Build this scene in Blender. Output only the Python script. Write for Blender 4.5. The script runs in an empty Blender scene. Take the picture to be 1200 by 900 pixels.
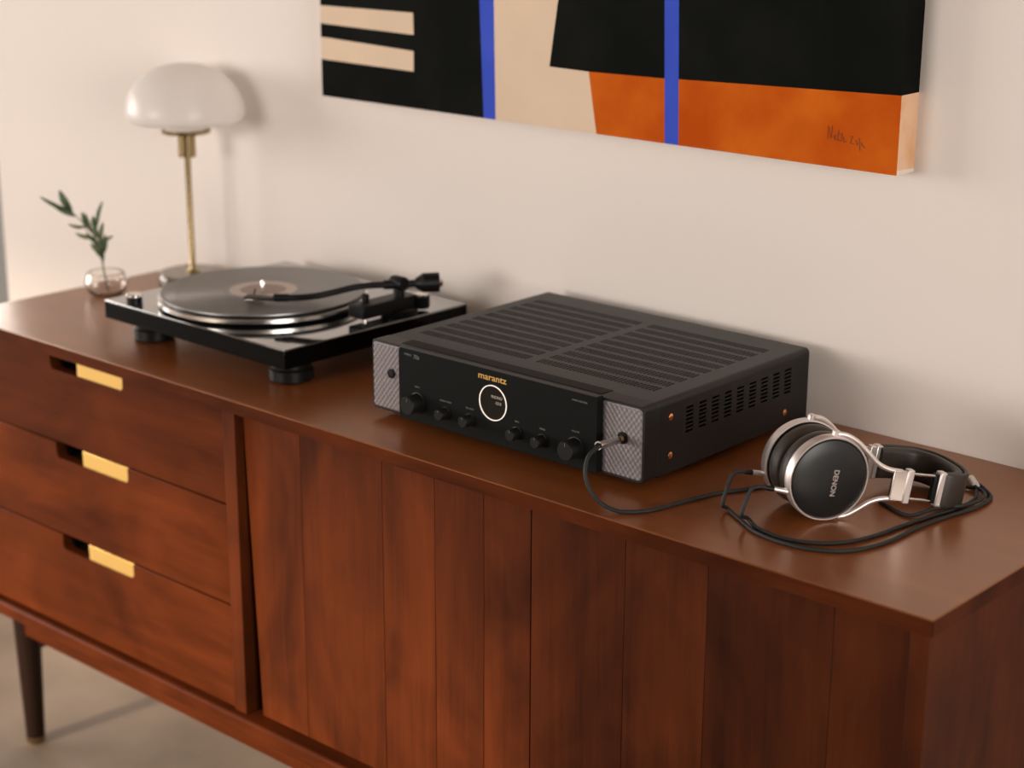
import bpy, bmesh, math, random
from mathutils import Vector, Matrix, Euler
random.seed(7)
SC = bpy.context.scene
COL = SC.collection
R = math.radians
Z0 = 0.755                      # height of the sideboard top above the floor

# ------------------------------------------------------------------ camera
FPX = 2118.1
yaw, pitch, roll = 0.7308, 0.2941, 0.0041
fwd = Vector((-math.sin(yaw)*math.cos(pitch), math.cos(yaw)*math.cos(pitch), -math.sin(pitch)))
rgt = Vector((math.cos(yaw), math.sin(yaw), 0)); upv = rgt.cross(fwd)
r2 = math.cos(roll)*rgt + math.sin(roll)*upv; u2 = -math.sin(roll)*rgt + math.cos(roll)*upv
cam = bpy.data.cameras.new('camera'); camo = bpy.data.objects.new('camera', cam); COL.objects.link(camo)
camo.matrix_world = Matrix(((r2.x, u2.x, -fwd.x, 0.7641), (r2.y, u2.y, -fwd.y, -1.4601),
                            (r2.z, u2.z, -fwd.z, 0.7202+Z0), (0, 0, 0, 1)))
cam.sensor_width = 36; cam.lens = FPX/1200*36; cam.clip_start = 0.05
cam.dof.use_dof = True; cam.dof.focus_distance = 2.10; cam.dof.aperture_fstop = 3.4
SC.camera = camo

# ------------------------------------------------------------------ light
SC.view_settings.view_transform = 'Standard'; SC.view_settings.look = 'None'
SC.view_settings.gamma = 1.0; SC.view_settings.use_curve_mapping = False
SC.view_settings.exposure = 0.08
w = bpy.data.worlds.new('world'); SC.world = w; w.use_nodes = True
w.node_tree.nodes['Background'].inputs[0].default_value = (1.0, 0.84, 0.70, 1)
w.node_tree.nodes['Background'].inputs[1].default_value = 0.035

def area(name, loc, target, sx, sy, power, col):
    l = bpy.data.lights.new(name, 'AREA'); l.shape = 'RECTANGLE'; l.size = sx; l.size_y = sy
    l.energy = power; l.color = col
    o = bpy.data.objects.new(name, l); COL.objects.link(o); o.location = loc
    o.rotation_euler = (Vector(target)-Vector(loc)).to_track_quat('-Z', 'Y').to_euler()
    return o
# daylight through the room's windows, one and the same sky in each (equal radiance), every lamp just outside its opening
DAY = (1.0, 0.93, 0.87); SKY = 12.0
def daylight(name, loc, target, sx, sy): return area(name, loc, target, sx, sy, SKY*math.pi*sx*sy, DAY)
daylight('window_left_offscreen', (-8.15, -2.7, 1.55), (0, -2.7, 1.55), 4.8, 2.1)
daylight('window_alcove_offscreen', (-8.15, 3.1, 1.80), (0, 3.1, 1.80), 3.0, 1.8)
daylight('window_front_offscreen', (-2.9, -7.15, 1.75), (-2.9, 0, 1.75), 3.4, 1.7)
daylight('window_right_offscreen', (3.95, -1.8, 1.6), (0, -1.8, 1.6), 2.2, 1.6)
# low hazy sun, entering by the front window and warming the drawers and doors
sl = bpy.data.lights.new('sun_offscreen', 'SUN'); sl.energy = 4.6; sl.angle = R(3.0); sl.color = (1.0, 0.80, 0.60)
slo = bpy.data.objects.new('sun_offscreen', sl); COL.objects.link(slo); slo.location = (-3.6, -14, 4.5)
slo.rotation_euler = Vector((0.10, 1.0, -0.27)).to_track_quat('-Z', 'Y').to_euler()

# ------------------------------------------------------------------ materials
def mat(name, col, rough=0.5, metal=0.0, spec=0.5, coat=0.0, trans=0.0, ior=1.5, emit=None, estr=0, noise=None, bump=None, sheen=0):
    m = bpy.data.materials.new(name); m.use_nodes = True
    nt = m.node_tree; b = nt.nodes['Principled BSDF']
    b.inputs['Base Color'].default_value = (*col, 1); b.inputs['Roughness'].default_value = rough
    b.inputs['Metallic'].default_value = metal; b.inputs['Specular IOR Level'].default_value = spec
    b.inputs['Coat Weight'].default_value = coat; b.inputs['Coat Roughness'].default_value = 0.06
    b.inputs['Transmission Weight'].default_value = trans; b.inputs['IOR'].default_value = ior
    b.inputs['Sheen Weight'].default_value = sheen
    if emit: b.inputs['Emission Color'].default_value = (*emit, 1); b.inputs['Emission Strength'].default_value = estr
    tc = nt.nodes.new('ShaderNodeTexCoord')
    if noise:                                   # (scale, other colour, lo, hi)
        n = nt.nodes.new('ShaderNodeTexNoise'); n.inputs['Scale'].default_value = noise[0]; n.inputs['Detail'].default_value = 5
        nt.links.new(tc.outputs['Object'], n.inputs['Vector'])
        cr = nt.nodes.new('ShaderNodeValToRGB'); cr.color_ramp.elements[0].position = noise[2]; cr.color_ramp.elements[1].position = noise[3]
        cr.color_ramp.elements[0].color = (*col, 1); cr.color_ramp.elements[1].color = (*noise[1], 1)
        nt.links.new(n.outputs['Fac'], cr.inputs['Fac']); nt.links.new(cr.outputs['Color'], b.inputs['Base Color'])
    if bump:                                    # (scale, strength)
        n = nt.nodes.new('ShaderNodeTexNoise'); n.inputs['Scale'].default_value = bump[0]; n.inputs['Detail'].default_value = 4
        nt.links.new(tc.outputs['Object'], n.inputs['Vector'])
        bp = nt.nodes.new('ShaderNodeBump'); bp.inputs['Strength'].default_value = bump[1]; bp.inputs['Distance'].default_value = 0.002
        nt.links.new(n.outputs['Fac'], bp.inputs['Height']); nt.links.new(bp.outputs['Normal'], b.inputs['Normal'])
    return m

def wood(name, axis, dark, light, rough=0.36, vary=0.35, off=0.0, spec=0.5):
    """stained walnut with the grain along one axis; every board a shade of its own"""
    m = bpy.data.materials.new(name); m.use_nodes = True
    nt = m.node_tree; N = nt.nodes; L = nt.links; b = N['Principled BSDF']
    tc = N.new('ShaderNodeTexCoord'); oi = N.new('ShaderNodeObjectInfo')
    add = N.new('ShaderNodeVectorMath'); add.operation = 'ADD'
    mul = N.new('ShaderNodeVectorMath'); mul.operation = 'SCALE'; mul.inputs['Scale'].default_value = 7.3
    cx = N.new('ShaderNodeCombineXYZ')
    for i in range(3): L.new(oi.outputs['Random'], cx.inputs[i])
    L.new(cx.outputs[0], mul.inputs[0]); L.new(tc.outputs['Object'], add.inputs[0]); L.new(mul.outputs[0], add.inputs[1])
    def grain(along, across, detail, dist, rgh=0.6):
        mp = N.new('ShaderNodeMapping'); s = [across]*3; s[axis] = along
        mp.inputs['Scale'].default_value = s; L.new(add.outputs[0], mp.inputs['Vector'])
        n = N.new('ShaderNodeTexNoise'); n.inputs['Scale'].default_value = 1; n.inputs['Detail'].default_value = detail
        n.inputs['Roughness'].default_value = rgh; n.inputs['Distortion'].default_value = dist
        L.new(mp.outputs[0], n.inputs['Vector']); return n
    g1 = grain(1.6, 22, 6, 0.6); g2 = grain(9, 260, 3, 0.2); g3 = grain(3.4, 6, 3, 0.9)
    mx = N.new('ShaderNodeMix'); mx.inputs[0].default_value = 0.30
    L.new(g1.outputs['Fac'], mx.inputs[2]); L.new(g2.outputs['Fac'], mx.inputs[3])
    mx2 = N.new('ShaderNodeMix'); mx2.inputs[0].default_value = 0.55
    L.new(mx.outputs[0], mx2.inputs[2]); L.new(g3.outputs['Fac'], mx2.inputs[3])
    cr = N.new('ShaderNodeValToRGB'); cr.color_ramp.elements[0].position = 0.32; cr.color_ramp.elements[1].position = 0.68
    cr.color_ramp.elements[0].color = (*dark, 1); cr.color_ramp.elements[1].color = (*light, 1)
    L.new(mx2.outputs[0], cr.inputs['Fac'])
    mr = N.new('ShaderNodeMapRange'); mr.inputs['To Min'].default_value = 1-vary; mr.inputs['To Max'].default_value = 1+vary*0.4
    L.new(oi.outputs['Random'], mr.inputs['Value'])
    hs = N.new('ShaderNodeHueSaturation'); L.new(mr.outputs[0], hs.inputs['Value']); L.new(cr.outputs['Color'], hs.inputs['Color'])
    L.new(hs.outputs[0], b.inputs['Base Color'])
    b.inputs['Roughness'].default_value = rough; b.inputs['Specular IOR Level'].default_value = spec
    bp = N.new('ShaderNodeBump'); bp.inputs['Strength'].default_value = 0.10; bp.inputs['Distance'].default_value = 0.0006
    L.new(g2.outputs['Fac'], bp.inputs['Height']); L.new(bp.outputs['Normal'], b.inputs['Normal'])
    return m

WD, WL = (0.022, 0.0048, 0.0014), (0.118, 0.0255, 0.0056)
M = {}
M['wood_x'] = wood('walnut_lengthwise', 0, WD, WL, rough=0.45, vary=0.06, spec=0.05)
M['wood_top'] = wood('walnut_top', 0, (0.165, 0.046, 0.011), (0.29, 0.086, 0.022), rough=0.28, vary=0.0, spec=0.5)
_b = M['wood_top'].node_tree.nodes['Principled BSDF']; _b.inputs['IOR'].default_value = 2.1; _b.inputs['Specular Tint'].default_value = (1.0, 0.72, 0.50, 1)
M['wood_z'] = wood('walnut_upright', 2, WD, WL, rough=0.48, vary=0.20, spec=0.08)
M['wood_dark'] = wood('walnut_dark', 2, (0.010, 0.005, 0.003), (0.020, 0.009, 0.005), rough=0.55, vary=0.1, spec=0.08)
M['wall'] = mat('plaster_warm_white', (0.79, 0.725, 0.675), 0.85, noise=(1.2, (0.82, 0.75, 0.70), 0.35, 0.65), bump=(60, 0.04))
M['ceil'] = mat('ceiling_paint', (0.30, 0.26, 0.22), 0.9)
M['dark_wall'] = mat('brown_grey_plaster', (0.14, 0.115, 0.095), 0.9)
M['grey_wall'] = mat('grey_plaster', (0.25, 0.24, 0.22), 0.9, noise=(2, (0.28, 0.27, 0.25), 0.4, 0.6))
M['floor'] = mat('polished_concrete', (0.15, 0.118, 0.094), 0.6, spec=0.3, noise=(2.6, (0.30, 0.238, 0.187), 0.35, 0.68), bump=(30, 0.05))
M['white'] = mat('white_paint', (0.8, 0.78, 0.74), 0.5)
M['brass'] = mat('satin_brass', (0.92, 0.62, 0.20), 0.42, 0.9)
M['brass_dark'] = mat('aged_brass', (0.36, 0.27, 0.14), 0.26, 1.0)
M['case'] = mat('black_painted_steel', (0.0036, 0.0031, 0.0025), 0.46, spec=0.42, bump=(1500, 0.05))
M['panel'] = mat('black_anodised_front', (0.0070, 0.0080, 0.0076), 0.55, spec=0.06)
M['trim'] = mat('dark_smoked_trim', (0.0040, 0.0038, 0.0032), 0.55, spec=0.12)
M['knob'] = mat('black_knob', (0.0085, 0.0090, 0.0083), 0.45, spec=0.2)
M['dimple'] = mat('dimpled_gunmetal', (0.22, 0.20, 0.208), 0.45, 0.5)
M['blackglass'] = mat('black_display_glass', (0.004, 0.004, 0.004), 0.12)
M['ring'] = mat('lit_display_ring', (0.8, 0.74, 0.68), 0.4, emit=(1, 0.88, 0.78), estr=0.45)
M['gold'] = mat('gold_lettering', (0.85, 0.52, 0.16), 0.35, 0.6)
M['print'] = mat('grey_lettering', (0.16, 0.16, 0.15), 0.6)
M['lcd'] = mat('display_lettering', (0.3, 0.25, 0.2), 0.5, emit=(1, 0.8, 0.6), estr=0.18)
M['copper'] = mat('copper_screw', (0.85, 0.38, 0.18), 0.25, 1.0)
M['steel'] = mat('brushed_steel', (0.62, 0.58, 0.55), 0.25, 1.0)
M['chrome'] = mat('bright_chrome', (0.80, 0.77, 0.74), 0.12, 1.0)
M['silver'] = mat('satin_silver', (0.78, 0.72, 0.70), 0.36, 0.85)
M['leather'] = mat('brown_black_leather', (0.030, 0.023, 0.017), 0.46, bump=(420, 0.12))
M['matte'] = mat('matte_black_plastic', (0.0050, 0.0050, 0.0050), 0.42, spec=0.22)
M['cupface'] = mat('black_cup_face', (0.008, 0.009, 0.009), 0.38)
M['cable'] = mat('black_fabric_cable', (0.010, 0.011, 0.011), 0.6, bump=(900, 0.3))
M['gloss'] = mat('piano_black_lacquer', (0.0025, 0.0025, 0.0025), 0.10, spec=0.10)
M['glosstop'] = mat('mirror_black_acrylic', (0.012, 0.012, 0.012), 0.04, coat=1.0, ior=2.3)
M['glosstop'].node_tree.nodes['Principled BSDF'].inputs['Coat IOR'].default_value = 1.9
M['vinyl'] = mat('black_vinyl', (0.018, 0.017, 0.016), 0.36, ior=3.2)
M['label'] = mat('pale_record_label', (0.55, 0.46, 0.41), 0.4)
M['label2'] = mat('tan_record_label', (0.28, 0.19, 0.15), 0.4)
M['alu'] = mat('cast_aluminium', (0.72, 0.70, 0.67), 0.22, 1.0)
M['opal'] = mat('opal_glass', (0.86, 0.80, 0.76), 0.30)
_nt = M['opal'].node_tree; _b = _nt.nodes['Principled BSDF']; _t = _nt.nodes.new('ShaderNodeBsdfTranslucent'); _m = _nt.nodes.new('ShaderNodeMixShader')
_t.inputs[0].default_value = (0.97, 0.94, 0.91, 1); _m.inputs[0].default_value = 0.4; _o = _nt.nodes['Material Output']
_b.inputs['Base Color'].default_value = (0.97, 0.94, 0.92, 1)
_nt.links.new(_b.outputs[0], _m.inputs[1]); _nt.links.new(_t.outputs[0], _m.inputs[2]); _nt.links.new(_m.outputs[0], _o.inputs[0])
M['glass'] = mat('clear_glass', (0.97, 0.96, 0.94), 0.02, trans=1.0, ior=1.45)
M['lampglass'] = mat('thick_base_glass', (0.93, 0.84, 0.70), 0.06, trans=0.75, ior=1.45)
M['leaf'] = mat('olive_leaf', (0.035, 0.075, 0.032), 0.5, noise=(60, (0.07, 0.12, 0.05), 0.4, 0.6))
M['leaf2'] = mat('pale_leaf', (0.12, 0.16, 0.07), 0.5, noise=(60, (0.18, 0.2, 0.09), 0.4, 0.6))
M['stem'] = mat('green_stem', (0.09, 0.10, 0.05), 0.6)
M['pblack'] = mat('paint_black', (0.0050, 0.0058, 0.0050), 0.7, spec=0.02, noise=(9, (0.010, 0.011, 0.0095), 0.4, 0.75))
M['pblue'] = mat('paint_blue', (0.040, 0.080, 0.54), 0.6, spec=0.05, noise=(14, (0.052, 0.10, 0.60), 0.4, 0.7))
M['pcream'] = mat('paint_cream', (0.70, 0.54, 0.40), 0.7, spec=0.1, noise=(7, (0.76, 0.59, 0.44), 0.35, 0.7))
M['porange'] = mat('paint_orange', (0.47, 0.072, 0.004), 0.7, spec=0.03, noise=(11, (0.62, 0.135, 0.010), 0.38, 0.70))
M['pside'] = mat('paint_side_wash', (0.80, 0.52, 0.33), 0.7, noise=(16, (0.70, 0.36, 0.16), 0.5, 0.72))
M['primer'] = mat('canvas_primer', (0.82, 0.70, 0.60), 0.8)
M['ink'] = mat('dark_ink', (0.10, 0.035, 0.012), 0.7)

# ------------------------------------------------------------------ mesh helpers
class MB:
    def __init__(s): s.v = []; s.f = []; s.m = []
    def add(s, vs, fs, mi=0):
        o = len(s.v); s.v += [tuple(p) for p in vs]
        for f in fs: s.f.append([i+o for i in f]); s.m.append(mi)
        return s
    def box(s, x0, x1, y0, y1, z0, z1, mi=0):
        return s.add([(x, y, z) for x in (x0, x1) for y in (y0, y1) for z in (z0, z1)],
                     [(0, 1, 3, 2), (4, 6, 7, 5), (0, 4, 5, 1), (2, 3, 7, 6), (0, 2, 6, 4), (1, 5, 7, 3)], mi)
    def prism(s, poly, axis, a, b, mi=0):
        """polygon given in the two other axes (cyclic order kept), pushed along axis from a to b"""
        def P(p, t):
            q = [p[0], p[1]]; q.insert(axis, t); return q
        n = len(poly)
        return s.add([P(p, a) for p in poly]+[P(p, b) for p in poly],
                     [tuple(range(n))[::-1], tuple(range(n, 2*n))]+[(i, (i+1) % n, n+(i+1) % n, n+i) for i in range(n)], mi)
    def lathe(s, prof, c=(0, 0, 0), axis=2, seg=48, mi=0, close=False):
        """prof: list of (radius, height along axis)"""
        vs = []; fs = []; n = len(prof)
        for k in range(seg):
            a = 2*math.pi*k/seg
            for r, h in prof:
                p = [r*math.cos(a), r*math.sin(a)]; p.insert(axis, h)
                vs.append((p[0]+c[0], p[1]+c[1], p[2]+c[2]))
        for k in range(seg):
            k2 = (k+1) % seg
            for i in range(n if close else n-1):
                j = (i+1) % n
                fs.append((k*n+i, k2*n+i, k2*n+j, k*n+j))
        return s.add(vs, fs, mi)
    def tube(s, pts, r, seg=10, mi=0, cap=True, flat=None):
        pts = [Vector(p) for p in pts]; n = len(pts); vs = []; fs = []
        t0 = (pts[1]-pts[0]).normalized(); nrm = t0.orthogonal().normalized()
        for i, p in enumerate(pts):
            t = ((pts[min(i+1, n-1)]-pts[max(i-1, 0)])).normalized()
            nrm = (nrm - t*nrm.dot(t)).normalized(); b = t.cross(nrm)
            rr = r[i] if isinstance(r, (list, tuple)) else r
            for k in range(seg):
                a = 2*math.pi*k/seg
                vs.append(p + nrm*math.cos(a)*rr + b*math.sin(a)*rr)
        for i in range(n-1):
            for k in range(seg):
                k2 = (k+1) % seg
                fs.append((i*seg+k, i*seg+k2, (i+1)*seg+k2, (i+1)*seg+k))
        if cap: fs += [tuple(range(seg))[::-1], tuple(range((n-1)*seg, n*seg))]
        return s.add(vs, fs, mi)
    def build(s, name, mats, parent=None, off=None, smooth=40, bevel=0, bseg=2, fix=True, kind=None, label=None):
        me = bpy.data.meshes.new(name)
        vs = s.v if off is None else [(p[0]-off[0], p[1]-off[1], p[2]-off[2]) for p in s.v]
        me.from_pydata(vs, [], s.f)
        for mm in (mats if isinstance(mats, (list, tuple)) else [mats]): me.materials.append(M[mm])
        me.polygons.foreach_set('material_index', s.m)
        if fix:
            bm = bmesh.new(); bm.from_mesh(me); bmesh.ops.recalc_face_normals(bm, faces=bm.faces); bm.to_mesh(me); bm.free()
        if smooth:
            me.polygons.foreach_set('use_smooth', [True]*len(me.polygons)); me.set_sharp_from_angle(angle=R(smooth))
        me.update()
        o = bpy.data.objects.new(name, me); COL.objects.link(o)
        if parent: o.parent = parent
        if bevel:
            b = o.modifiers.new('bevel', 'BEVEL'); b.width = bevel; b.segments = bseg; b.limit_method = 'ANGLE'; b.angle_limit = R(50)
            b.harden_normals = False
        if kind: o['kind'] = kind
        if label: o['label'] = label
        return o

def thing(name, label, cat, loc=(0, 0, 0), rot=(0, 0, 0), group=None):
    o = bpy.data.objects.new(name, None); COL.objects.link(o); o.empty_display_size = 0.05
    o.location = loc; o.rotation_euler = rot; o['label'] = label; o['category'] = cat
    if group: o['group'] = group
    return o
def tag(o, label, cat, group=None):
    o['label'] = label; o['category'] = cat
    if group: o['group'] = group
    return o
def rrect(x0, x1, z0, z1, r, seg=5, corners=(1, 1, 1, 1)):
    """rounded rectangle, corner flags: x0z0, x1z0, x1z1, x0z1"""
    out = []
    for (cx, cz, a0, fl, px, pz) in ((x0+r, z0+r, 180, corners[0], x0, z0), (x1-r, z0+r, 270, corners[1], x1, z0),
                                     (x1-r, z1-r, 0, corners[2], x1, z1), (x0+r, z1-r, 90, corners[3], x0, z1)):
        if not fl: out.append((px, pz)); continue
        for k in range(seg+1):
            a = R(a0+90*k/seg); out.append((cx+r*math.cos(a), cz+r*math.sin(a)))
    return out
def spline(pts, n=10):
    """Catmull-Rom through points"""
    P = [Vector(p) for p in pts]; P = [P[0]*2-P[1]]+P+[P[-1]*2-P[-2]]; out = []
    for i in range(1, len(P)-2):
        for k in range(n):
            t = k/n; a, b, c, d = P[i-1:i+3]
            out.append(0.5*((2*b)+(c-a)*t+(2*a-5*b+4*c-d)*t*t+(3*b-a-3*c+d)*t**3))
    out.append(P[-2]); return out
def text(name, body, mname, parent, size, loc, rot, sx=1.0, bold=0.0, ext=0.0001, shear=0):
    cu = bpy.data.curves.new('t', 'FONT'); cu.body = body; cu.size = size; cu.align_x = 'CENTER'; cu.align_y = 'CENTER'
    cu.extrude = ext; cu.offset = bold; cu.shear = shear; cu.resolution_u = 4
    t = bpy.data.objects.new('t', cu); COL.objects.link(t)
    dg = bpy.context.evaluated_depsgraph_get(); dg.update()
    me = bpy.data.meshes.new_from_object(t.evaluated_get(dg)); bpy.data.objects.remove(t)
    me.transform(Matrix.Diagonal((sx, 1, 1, 1))); me.materials.clear(); me.materials.append(M[mname])
    o = bpy.data.objects.new(name, me); COL.objects.link(o); o.parent = parent; o.location = loc; o.rotation_euler = rot
    return o
def struct(o): o['kind'] = 'structure'; return o

# ------------------------------------------------------------------ the room
WY = 0.4645                                        # face of the back wall
X0, X1, Y0, Y1 = -8.0, 3.8, -7.0, 5.0
struct(MB().box(-2.302, X1, WY, WY+0.14, 0, 2.8).build('wall_back', 'wall', smooth=0))
struct(MB().box(X0, X1, Y1, Y1+0.1, 0, 2.8).build('wall_alcove', 'grey_wall', smooth=0))
struct(MB().box(X0-0.1, X1+0.1, Y0-0.1, Y1+0.1, -0.05, 0).build('floor', 'floor', smooth=0))
struct(MB().box(X0-0.1, X1+0.1, Y0-0.1, Y1+0.1, 2.8, 2.85).build('ceiling', 'ceil', smooth=0))
struct(MB().box(-6.0, -2.2, 1.5, 1.6, 0, 1.12).build('wall_glare_screen', 'grey_wall', smooth=0))  # added low screen: hides the floor glare, lets the alcove window shine over
WN = [0]
def window_wall(wname, axis, a0, a1, lo, hi, opens):
    """wall slab between a0 and a1 on one axis, running lo..hi on the other, with framed openings (u0, u1, z0, z1)"""
    m = MB()
    def B(mb, u0, u1, z0, z1, p0=a0, p1=a1):
        if axis == 0: mb.box(p0, p1, u0, u1, z0, z1)
        else: mb.box(u0, u1, p0, p1, z0, z1)
    u = lo
    for (u0, u1, z0, z1) in opens:
        B(m, u, u0, 0, 2.8); B(m, u0, u1, 0, z0); B(m, u0, u1, z1, 2.8); u = u1
        f = MB(); c0 = (a0+a1)/2; WN[0] += 1
        for v in (u0, (u0+u1)/2-0.02, u1-0.04): B(f, v, v+0.04, z0, z1, c0-0.025, c0+0.025)
        for z in (z0, z1-0.04): B(f, u0, u1, z, z+0.04, c0-0.0245, c0+0.0245)
        struct(f.build('window_%d' % WN[0], 'white', smooth=0))
    B(m, u, hi, 0, 2.8)
    struct(m.build(wname, 'dark_wall', smooth=0))
window_wall('wall_left', 0, X0-0.1, X0, Y0, Y1, [(-5.1, -0.3, 0.5, 2.6), (1.6, 4.6, 0.9, 2.7)])
window_wall('wall_front', 1, Y0-0.1, Y0, X0, X1, [(-4.6, -1.2, 0.9, 2.6)])
window_wall('wall_right', 0, X1, X1+0.1, Y0, Y1, [(-2.9, -0.7, 0.8, 2.4)])

# ------------------------------------------------------------------ sideboard
sb = thing('sideboard', 'long walnut sideboard with brass-pull drawers and sliding doors', 'sideboard', (-0.8625, 0.232, 0))
SO = sb.location
def part(mb, name, m, parent=sb, **k): return mb.build(name, m, parent, off=SO, **k)
XL = -1.725
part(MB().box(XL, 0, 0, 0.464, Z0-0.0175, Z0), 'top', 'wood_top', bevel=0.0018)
part(MB().box(XL, 0, -0.0010, 0.0005, Z0-0.0175, Z0-0.0011), 'edge_shade_strip', 'wood_x')  # added strip of darker wood: the slab's shaded front edge put into colour
part(MB().box(-0.0005, 0.0010, 0, 0.464, Z0-0.0175, Z0-0.0011), 'edge_shade_strip', 'wood_x')  # same added strip, darkening the right edge of the slab
part(MB().box(-0.027, -0.006, 0.008, 0.455, Z0-0.492, Z0-0.0175), 'side_panel', 'wood_z', bevel=0.0012)
part(MB().box(-1.719, -1.698, 0.008, 0.455, Z0-0.492, Z0-0.0175), 'side_panel', 'wood_z', bevel=0.0012)
part(MB().box(-1.698, -0.027, 0.445, 0.455, Z0-0.468, Z0-0.0175), 'back_panel', 'wood_z')
part(MB().box(-1.719, -0.006, -0.004, 0.455, Z0-0.492, Z0-0.4675), 'bottom_rail', 'wood_x', bevel=0.005, bseg=3)
part(MB().box(-1.0775, -1.0525, 0.008, 0.445, Z0-0.4675, Z0-0.0175), 'divider', 'wood_z', bevel=0.001)
part(MB().box(-1.0525, -0.027, 0.040, 0.445, Z0-0.0325, Z0-0.0175), 'door_track', 'wood_dark')
# base frame, legs, stretcher
part(MB().box(-1.675, -0.05, 0.045, 0.068, Z0-0.548, Z0-0.492), 'apron', 'wood_x', bevel=0.001)
part(MB().box(-1.675, -0.05, 0.395, 0.418, Z0-0.548, Z0-0.492), 'apron', 'wood_x', bevel=0.001)
for lx in (-1.681, -0.045):
    for ly in (0.060, 0.404):
        lg = part(MB().lathe([(0, 0.012), (0.0155, 0.012), (0.0235, Z0-0.492), (0, Z0-0.492)], (lx, ly, 0), seg=28), 'leg', 'wood_dark')
        part(MB().lathe([(0, 0), (0.0125, 0), (0.016, 0.004), (0.0165, 0.013), (0, 0.013)], (lx, ly, 0), seg=28), 'brass_ferrule', 'brass_dark', lg)
    part(MB().tube([(lx, 0.06, Z0-0.585), (lx, 0.404, Z0-0.585)], 0.004), 'stretcher_rod', 'matte')
# drawers with an inlaid brass plate and a finger hole
HX0, HXM, HX1 = -1.482, -1.416, -1.304
for zt, zb in ((-0.0195, -0.1575), (-0.160, -0.3075), (-0.310, -0.4655)):
    zt += Z0; zb += Z0; r = 0.0085; hz = zt-0.0245
    x0, x1 = -1.6965, -1.0785
    poly = [(x0, zb), (x1, zb), (x1, zt), (HX1, zt)]
    for k in range(6): a = R(0-90*k/5); poly.append((HX1-r+r*math.cos(a), hz+r+r*math.sin(a)))
    for k in range(6): a = R(270-90*k/5); poly.append((HX0+r+r*math.cos(a), hz+r+r*math.sin(a)))
    poly += [(HX0, zt), (x0, zt)]
    d = part(MB().prism(poly, 1, 0.0105, 0.0285), 'drawer', 'wood_x', bevel=0.0010)
    part(MB().box(-1.69, -1.085, 0.07, 0.43, zb+0.01, zt-0.012), 'drawer_box', 'wood_dark', d)
    part(MB().prism(rrect(HXM, HX1-0.0003, hz+0.0003, zt, r, corners=(0, 1, 0, 0)), 1, 0.012, 0.0275), 'brass_pull', 'brass', d, bevel=0.0008)
    hole = MB(); t_ = 0.0015
    hole.box(HX0-t_, HX0, 0.0285, 0.0600, hz-t_, zt); hole.box(HXM, HXM+t_, 0.0275, 0.0600, hz-t_, zt)
    hole.box(HX0-t_, HXM+t_, 0.0600, 0.0615, hz-t_, zt); hole.box(HX0-t_, HXM+t_, 0.0285, 0.0615, hz-2*t_, hz-t_); hole.box(HX0-t_, HXM+t_, 0.0285, 0.0615, zt, zt+t_*0.5)
    part(hole, 'finger_recess', 'matte', d)
# two sliding doors, each of upright boards
def door(xs, y0, slant, name='sliding_door'):
    d = part(MB().box(xs[0]+(0.022 if slant else 0), xs[-1], y0+0.004, y0+0.016, Z0-0.4665, Z0-0.021), name, 'wood_dark', smooth=0)
    for i in range(len(xs)-1):
        a, b = xs[i]+0.0003, xs[i+1]-0.0003
        ab = a+0.019 if slant and i == 0 else a
        part(MB().prism([(ab, Z0-0.4668), (b, Z0-0.4668), (b, Z0-0.0195), (a, Z0-0.0195)], 1, y0, y0+0.006), 'board', 'wood_z', d, bevel=0.0004, bseg=1)
    return d
door([-1.0515, -0.9368, -0.7835, -0.6911, -0.609, -0.5335], 0.022, True)
door([-0.5285, -0.3893, -0.2765, -0.1187, -0.0275], 0.017, False)
part(MB().box(-1.052, -0.028, 0.045, 0.05, Z0-0.467, Z0-0.02), 'inner_shade_board', 'wood_dark', smooth=0)  # dark board added behind the doors so the gaps read as shade

# ------------------------------------------------------------------ painting
px0, pw, pd, ph, pz = -1.3197, 1.0055, 0.040, 0.72, Z0+0.337
pt = MB()
def F(poly, mi): pt.add([(px0+x, WY-pd-0.0002, pz+z) for x, z in poly], [tuple(range(len(poly)))], mi)
T = ph
b1l = lambda z: 0.3385-0.0482*z; b1r = lambda z: 0.3615-0.0215*z
b2l = lambda z: 0.6608-0.0353*z; b2r = lambda z: 0.6831-0.0310*z
BK, BL, CR, OR = 0, 1, 2, 3
F([(0, 0), (b1l(0), 0), (b1l(.0535), .0535), (.199, .0537), (0, .0561)], BK)
F([(0, .0561), (.199, .0537), (.1995, .0834), (0, .0897)], CR)
F([(.199, .0537), (b1l(.0535), .0535), (b1l(.083), .083), (.1995, .0834)], BK)
F([(0, .0897), (.1995, .0834), (b1l(.083), .083), (b1l(.1066), .1066), (.2, .1067), (0, .1101)], BK)
F([(0, .1101), (.2, .1067), (.199, .1384), (0, .1369)], CR)
F([(.2, .1067), (b1l(.1066), .1066), (b1l(.1386), .1386), (.199, .1384)], BK)
F([(0, .1369), (.199, .1384), (b1l(.1386), .1386), (b1l(T), T), (0, T)], BK)
F([(b1l(0), 0), (b1r(0), 0), (b1r(T), T), (b1l(T), T)], BL)
F([(b1r(0), 0), (.5455, 0), (.5303, .082), (.4608, .083), (.5622, T), (b1r(T), T)], CR)
F([(.5455, 0), (b2l(0), 0), (b2l(.0841), .0841), (.5303, .082)], OR)
F([(.4608, .083), (.5303, .082), (b2l(.0841), .0841), (b2l(T), T), (.5622, T)], BK)
F([(b2l(0), 0), (b2r(0), 0), (b2r(T), T), (b2l(T), T)], BL)
F([(b2r(0), 0), (pw, 0), (pw, .0947), (b2r(.0852), .0852)], OR)
F([(b2r(.0852), .0852), (pw, .0947), (pw, T), (b2r(T), T)], BK)
def S(vs, mi): pt.add([(px0+x, WY-y-0.0002, pz+z) for x, y, z in vs], [(0, 1, 2, 3)], mi)
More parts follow.
